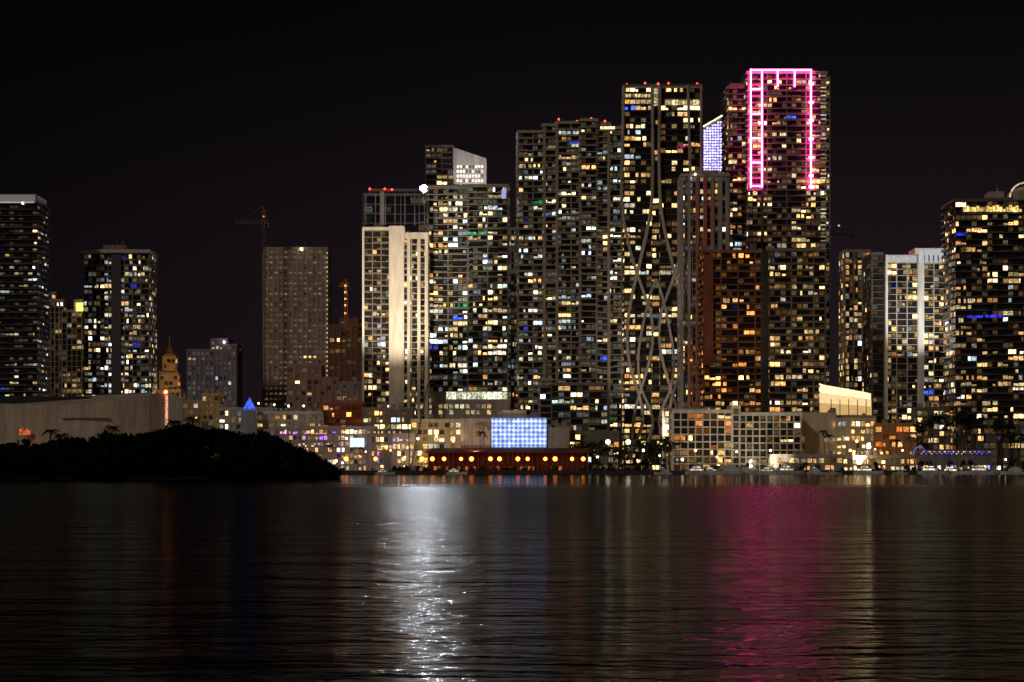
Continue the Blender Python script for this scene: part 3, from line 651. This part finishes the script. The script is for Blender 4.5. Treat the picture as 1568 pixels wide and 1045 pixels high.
# ================================================================= BOATS
def yacht(px,d,L,lit=1.0,rot=0,name='motor_yacht'):
    e=empty(name,(X(px,d),d,0),rot); b=MB(); n=MB(); Wd=L*.26; h=L*.11
    st=[(-.5,.8,0),(-.2,1,0),(.15,.95,.05),(.38,.55,.18),(.5,.02,.32)]
    rows=[]
    for s,w,r in st:
        x=s*L; rows.append([(x,-Wd/2*w,h*(1+r*1.2)),(x,-Wd/2*w*.7,-.3),(x,Wd/2*w*.7,-.3),(x,Wd/2*w,h*(1+r*1.2))])
    c=(.75,.75,.75)
    for i in range(4):
        for j in range(3): b.face([rows[i][j],rows[i+1][j],rows[i+1][j+1],rows[i][j+1]],P,c)
        b.face([rows[i][0],rows[i][3],rows[i+1][3],rows[i+1][0]],P,c)
    b.face(rows[0],P,c)
    def cab(x0,x1,w,z0,z1,sl):
        b.prism([(x0,-w),(x1,-w),(x1,w),(x0,w)],z0,z1,P,c)
        b.prism([(x1+.01,-w),(x1+sl,-w*.7),(x1+sl,w*.7),(x1+.01,w)],z0,[z1,z0+.1,z0+.1,z1],G)
        k=x0+.3
        while k<x1-.9:
            n.box(k,k+.8,-w-.04,-w-.02,z0+(z1-z0)*.35,z0+(z1-z0)*.8,W,var((1,.85,.6),.2*lit,1.6*lit)); k+=1.0
    cab(-.38*L,.12*L,Wd*.36,h+.02,h+L*.1,L*.12)
    cab(-.28*L,.0*L,Wd*.28,h+L*.1+.02,h+L*.17,L*.06)
    b.tube([(-.15*L,0,h+L*.17),(-.17*L,0,h+L*.3)],.08,P,c,4)
    b.obj('hull_and_cabin',parent=e); n.obj('cabin_windows',parent=e)
for px,L,lt,d in ((1072,15,1,1140),(1092,13,.8,1143),(1112,17,1.4,1138),(1136,14,1,1142),(1180,13,.6,1140),(1210,16,1,1139),(1242,12,.7,1143),(1330,15,1.2,1140),(1430,16,1.3,1140),(1462,14,1.2,1143),(1505,16,.9,1140),(1548,14,.6,1142),(700,11,.6,1142),(590,10,.6,1142),(1015,9,.7,1143)):
    yacht(px,d,L,lt,R.choice([0,math.pi,.2,-.25]))
def sail(px,d,h):
    e=empty('moored_sailboat',(X(px,d),d,0),.2); b=MB(); L=h*.7
    b.prism([(-L/2,-1.1),(L*.2,-1.2),(L/2,0),(L*.2,1.2),(-L/2,1.1)],-.2,1.1,P,(.7,.7,.7)); b.prism([(-L*.2,-.7),(L*.1,-.7),(L*.15,.7),(-L*.2,.7)],1.12,1.8,P,(.6,.6,.6))
    b.tube([(0,0,1),(0,0,h)],.1,P,(.7,.7,.7)); b.tube([(0,0,2.4),(-L*.42,0,2.5)],.12,P,(.5,.5,.5)); b.tube([(0,0,h),(L/2,0,1.2)],.03,P,(.5,.5,.5),4); b.tube([(0,0,h),(-L/2,0,1.2)],.03,P,(.5,.5,.5),4)
    b.obj('hull_and_mast',parent=e)
for px,h in ((1160,13),(1275,14),(1380,12),(1480,15),(1525,13)): sail(px,1143,h)

# ================================================================= GROUND / WATER
def simple(name,c1,c2,scale,rough=.9):
    m,nt,out=newmat(name); b=N(nt,'ShaderNodeBsdfPrincipled'); b.inputs['Roughness'].default_value=rough
    tc=N(nt,'ShaderNodeTexCoord'); nz=N(nt,'ShaderNodeTexNoise'); nz.inputs['Scale'].default_value=scale; nz.inputs['Detail'].default_value=5
    cr=N(nt,'ShaderNodeValToRGB'); cr.color_ramp.elements[0].color=(*c1,1); cr.color_ramp.elements[1].color=(*c2,1)
    nt.links.new(tc.outputs['Object'],nz.inputs[0]); nt.links.new(nz.outputs[0],cr.inputs[0]); nt.links.new(cr.outputs[0],b.inputs['Base Color']); nt.links.new(b.outputs[0],out.inputs[0]); return m
g=MB(); g.box(-4000,4000,1152.1,9000,-3,GZ-.02); g.obj('ground',mats=[simple('asphalt_ground',(.03,.03,.03),(.07,.065,.06),.2)])
g=MB(); g.box(-1500,1500,1149.2,1152,-3,GZ+.4,P,(.07,.065,.06))
for k in range(300): g.box(-450+k*3,-449.9+k*3,1148.9,1149.2,-1,GZ+.3,P,(.06,.055,.05))
g.obj('seawall')
g=MB(); n=28; top=[]
for i in range(n):
    t=i/(n-1); px=-300+t*(516+300); w=max(0.02,min(1,(1-t)*7))
    top.append((X(px,790),w))
for i in range(n-1):
    (x0,w0),(x1,w1)=top[i],top[i+1]
    for (ya,za,yb,zb) in ((-32,-.6,-20,1.6),(-20,1.6,20,3),(20,3,60,1.6),(60,1.6,75,-.6)):
        g.face([(x0,800+ya*w0,za),(x1,800+ya*w1,za),(x1,800+yb*w1,zb),(x0,800+yb*w0,zb)])
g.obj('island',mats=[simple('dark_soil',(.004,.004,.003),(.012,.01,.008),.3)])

def watermat():
    m,nt,out=newmat('bay_water'); L=nt.links.new
    gl=N(nt,'ShaderNodeBsdfGlossy')
    df=N(nt,'ShaderNodeBsdfDiffuse'); df.inputs[0].default_value=(.003,.004,.004,1)
    fr=N(nt,'ShaderNodeFresnel'); fr.inputs['IOR'].default_value=1.33
    mul=N(nt,'ShaderNodeMath',operation='MULTIPLY'); mul.inputs[1].default_value=.36; L(fr.outputs[0],mul.inputs[0])
    mix=N(nt,'ShaderNodeMixShader'); L(mul.outputs[0],mix.inputs[0]); L(df.outputs[0],mix.inputs[1]); L(gl.outputs[0],mix.inputs[2])
    geo=N(nt,'ShaderNodeNewGeometry'); sep=N(nt,'ShaderNodeSeparateXYZ'); L(geo.outputs['Position'],sep.inputs[0])
    nz0=N(nt,'ShaderNodeTexNoise'); nz0.inputs['Scale'].default_value=1; nz0.inputs['Detail'].default_value=5
    mp0=N(nt,'ShaderNodeMapping'); mp0.inputs['Scale'].default_value=(.0015,.03,1); L(geo.outputs['Position'],mp0.inputs[0]); L(mp0.outputs[0],nz0.inputs[0])
    ad=N(nt,'ShaderNodeMath',operation='MULTIPLY_ADD'); ad.inputs[1].default_value=500; L(nz0.outputs['Fac'],ad.inputs[0]); L(sep.outputs['Y'],ad.inputs[2])
    calm=N(nt,'ShaderNodeMapRange'); calm.inputs['From Min'].default_value=740; calm.inputs['From Max'].default_value=830; L(ad.outputs[0],calm.inputs['Value'])
    far=N(nt,'ShaderNodeMapRange'); far.inputs['From Min'].default_value=70; far.inputs['From Max'].default_value=260; L(sep.outputs['Y'],far.inputs['Value'])
    def nz(sx,sy,det,rough=.55):
        mp=N(nt,'ShaderNodeMapping'); mp.inputs['Scale'].default_value=(sx,sy,1); t=N(nt,'ShaderNodeTexNoise'); t.inputs['Scale'].default_value=1; t.inputs['Detail'].default_value=det; t.inputs['Roughness'].default_value=rough
        t.inputs['Distortion'].default_value=.4
        L(geo.outputs['Position'],mp.inputs[0]); L(mp.outputs[0],t.inputs[0]); return t.outputs['Fac']
    a=nz(.07,.16,2); c=nz(.42,.85,3,.55)
    m1=N(nt,'ShaderNodeMath',operation='MULTIPLY'); m1.inputs[1].default_value=1.1; L(a,m1.inputs[0])
    m2=N(nt,'ShaderNodeMath',operation='MULTIPLY_ADD'); m2.inputs[1].default_value=.45; L(c,m2.inputs[0]); L(m1.outputs[0],m2.inputs[2])
    bp=N(nt,'ShaderNodeBump'); bp.inputs['Distance'].default_value=1.0; L(m2.outputs[0],bp.inputs['Height'])
    def mix2(n0,n1,nc):
        f=N(nt,'ShaderNodeMapRange'); f.inputs['To Min'].default_value=n0; f.inputs['To Max'].default_value=n1; L(far.outputs[0],f.inputs['Value'])
        g=N(nt,'ShaderNodeMix'); g.data_type='FLOAT'; L(calm.outputs[0],g.inputs[0]); L(f.outputs[0],g.inputs[2]); g.inputs[3].default_value=nc; return g.outputs[0]
    L(mix2(.48,.72,.05),bp.inputs['Strength']); L(mix2(.13,.2,.1),gl.inputs['Roughness'])
    L(bp.outputs[0],gl.inputs['Normal']); L(mix.outputs[0],out.inputs[0]); return m
g=MB(); g.face([(-5000,-400,0),(5000,-400,0),(5000,1160,0),(-5000,1160,0)]); g.obj('water',mats=[watermat()])

# ================================================================= WORLD / LIGHT
w=bpy.data.worlds.new('World'); sc.world=w; w.use_nodes=True; nt=w.node_tree; nt.nodes.clear(); L=nt.links.new
out=N(nt,'ShaderNodeOutputWorld'); bg=N(nt,'ShaderNodeBackground'); bg2=N(nt,'ShaderNodeBackground'); add=N(nt,'ShaderNodeAddShader')
sky=N(nt,'ShaderNodeTexSky'); sky.sky_type='NISHITA'; sky.sun_disc=False; sky.sun_elevation=math.radians(28); sky.sun_rotation=math.radians(212)
L(sky.outputs[0],bg2.inputs[0]); bg2.inputs[1].default_value=.00008
tc=N(nt,'ShaderNodeTexCoord'); sp=N(nt,'ShaderNodeSeparateXYZ'); L(tc.outputs['Generated'],sp.inputs[0])
cr=N(nt,'ShaderNodeValToRGB'); e=cr.color_ramp.elements
e[0].position=0; e[0].color=(.0145,.0088,.0118,1); e[1].position=.5; e[1].color=(.0008,.0006,.0007,1)
x=e.new(.09); x.color=(.0100,.0062,.0088,1); x=e.new(.14); x.color=(.0058,.0040,.0050,1); x=e.new(.19); x.color=(.0026,.0020,.0022,1); x=e.new(.26); x.color=(.0012,.0009,.0011,1)
L(sp.outputs['Z'],cr.inputs[0])
mr=N(nt,'ShaderNodeMapRange'); mr.inputs['From Min'].default_value=-.22; mr.inputs['From Max'].default_value=.02; mr.inputs['To Min'].default_value=.42; mr.inputs['To Max'].default_value=1
L(sp.outputs['X'],mr.inputs['Value']); L(cr.outputs[0],bg.inputs[0]); L(mr.outputs[0],bg.inputs[1])
L(bg.outputs[0],add.inputs[0]); L(bg2.outputs[0],add.inputs[1]); L(add.outputs[0],out.inputs[0])
sl=bpy.data.lights.new('wall_fill','SUN'); sl.energy=.42; sl.angle=math.radians(3); sl.color=(1,.83,.68)  # warm fill added to lift the dark walls in place of city glow
so=bpy.data.objects.new('wall_fill_light',sl); sc.collection.objects.link(so)
so.rotation_euler=Vector((.5,.8,-.5)).to_track_quat('-Z','Y').to_euler()
def spot(px,py,d,tx,ty,td,power,ang,col):
    l=bpy.data.lights.new('facade_floodlight','SPOT'); l.energy=power; l.spot_size=math.radians(ang); l.spot_blend=.6; l.color=col; l.shadow_soft_size=.3
    o=bpy.data.objects.new('facade_floodlight',l); sc.collection.objects.link(o); o.location=(X(px,d),d,Z(py,d))
    t=Vector((X(tx,td),td,Z(ty,td))); o.rotation_euler=(t-o.location).to_track_quat('-Z','Y').to_euler()
spot(606,640,1190,608,420,1300,900000,44,(1,.84,.64))
spot(720,280,1425,722,255,1450,13000,80,(1,.93,.92))
spot(1410,640,1205,1412,420,1280,400000,44,(1,.95,.88))
spot(1004,690,1225,1004,520,1300,70000,52,(1,.85,.68))  # uplight added so the tower's ribs stand out more
spot(728,690,1160,725,665,1200,16000,90,(1,.7,.5))
spot(120,690,1140,130,640,1230,13000,100,(1,.75,.5))
spot(256,620,1340,256,580,1400,36000,45,(1,.66,.32))
spot(1100,712,1150,1100,660,1195,22000,90,(1,.8,.55))
spot(1180,712,1150,1180,660,1195,18000,90,(1,.86,.66))
spot(1252,700,1170,1252,665,1215,14000,80,(1,.8,.55))
spot(1315,705,1160,1315,670,1210,24000,90,(1,.78,.48))
spot(668,700,1180,668,670,1235,24000,90,(1,.72,.42))
spot(540,700,1165,520,670,1215,9000,100,(1,.7,.6))

cam=bpy.data.cameras.new('camera'); co=bpy.data.objects.new('camera',cam); sc.collection.objects.link(co); sc.camera=co
co.location=(0,0,CAMH); co.rotation_euler=(math.radians(90),0,0)
cam.sensor_width=36; cam.lens=36/(1568*K); cam.shift_y=189.5/1568; cam.clip_start=1; cam.clip_end=20000
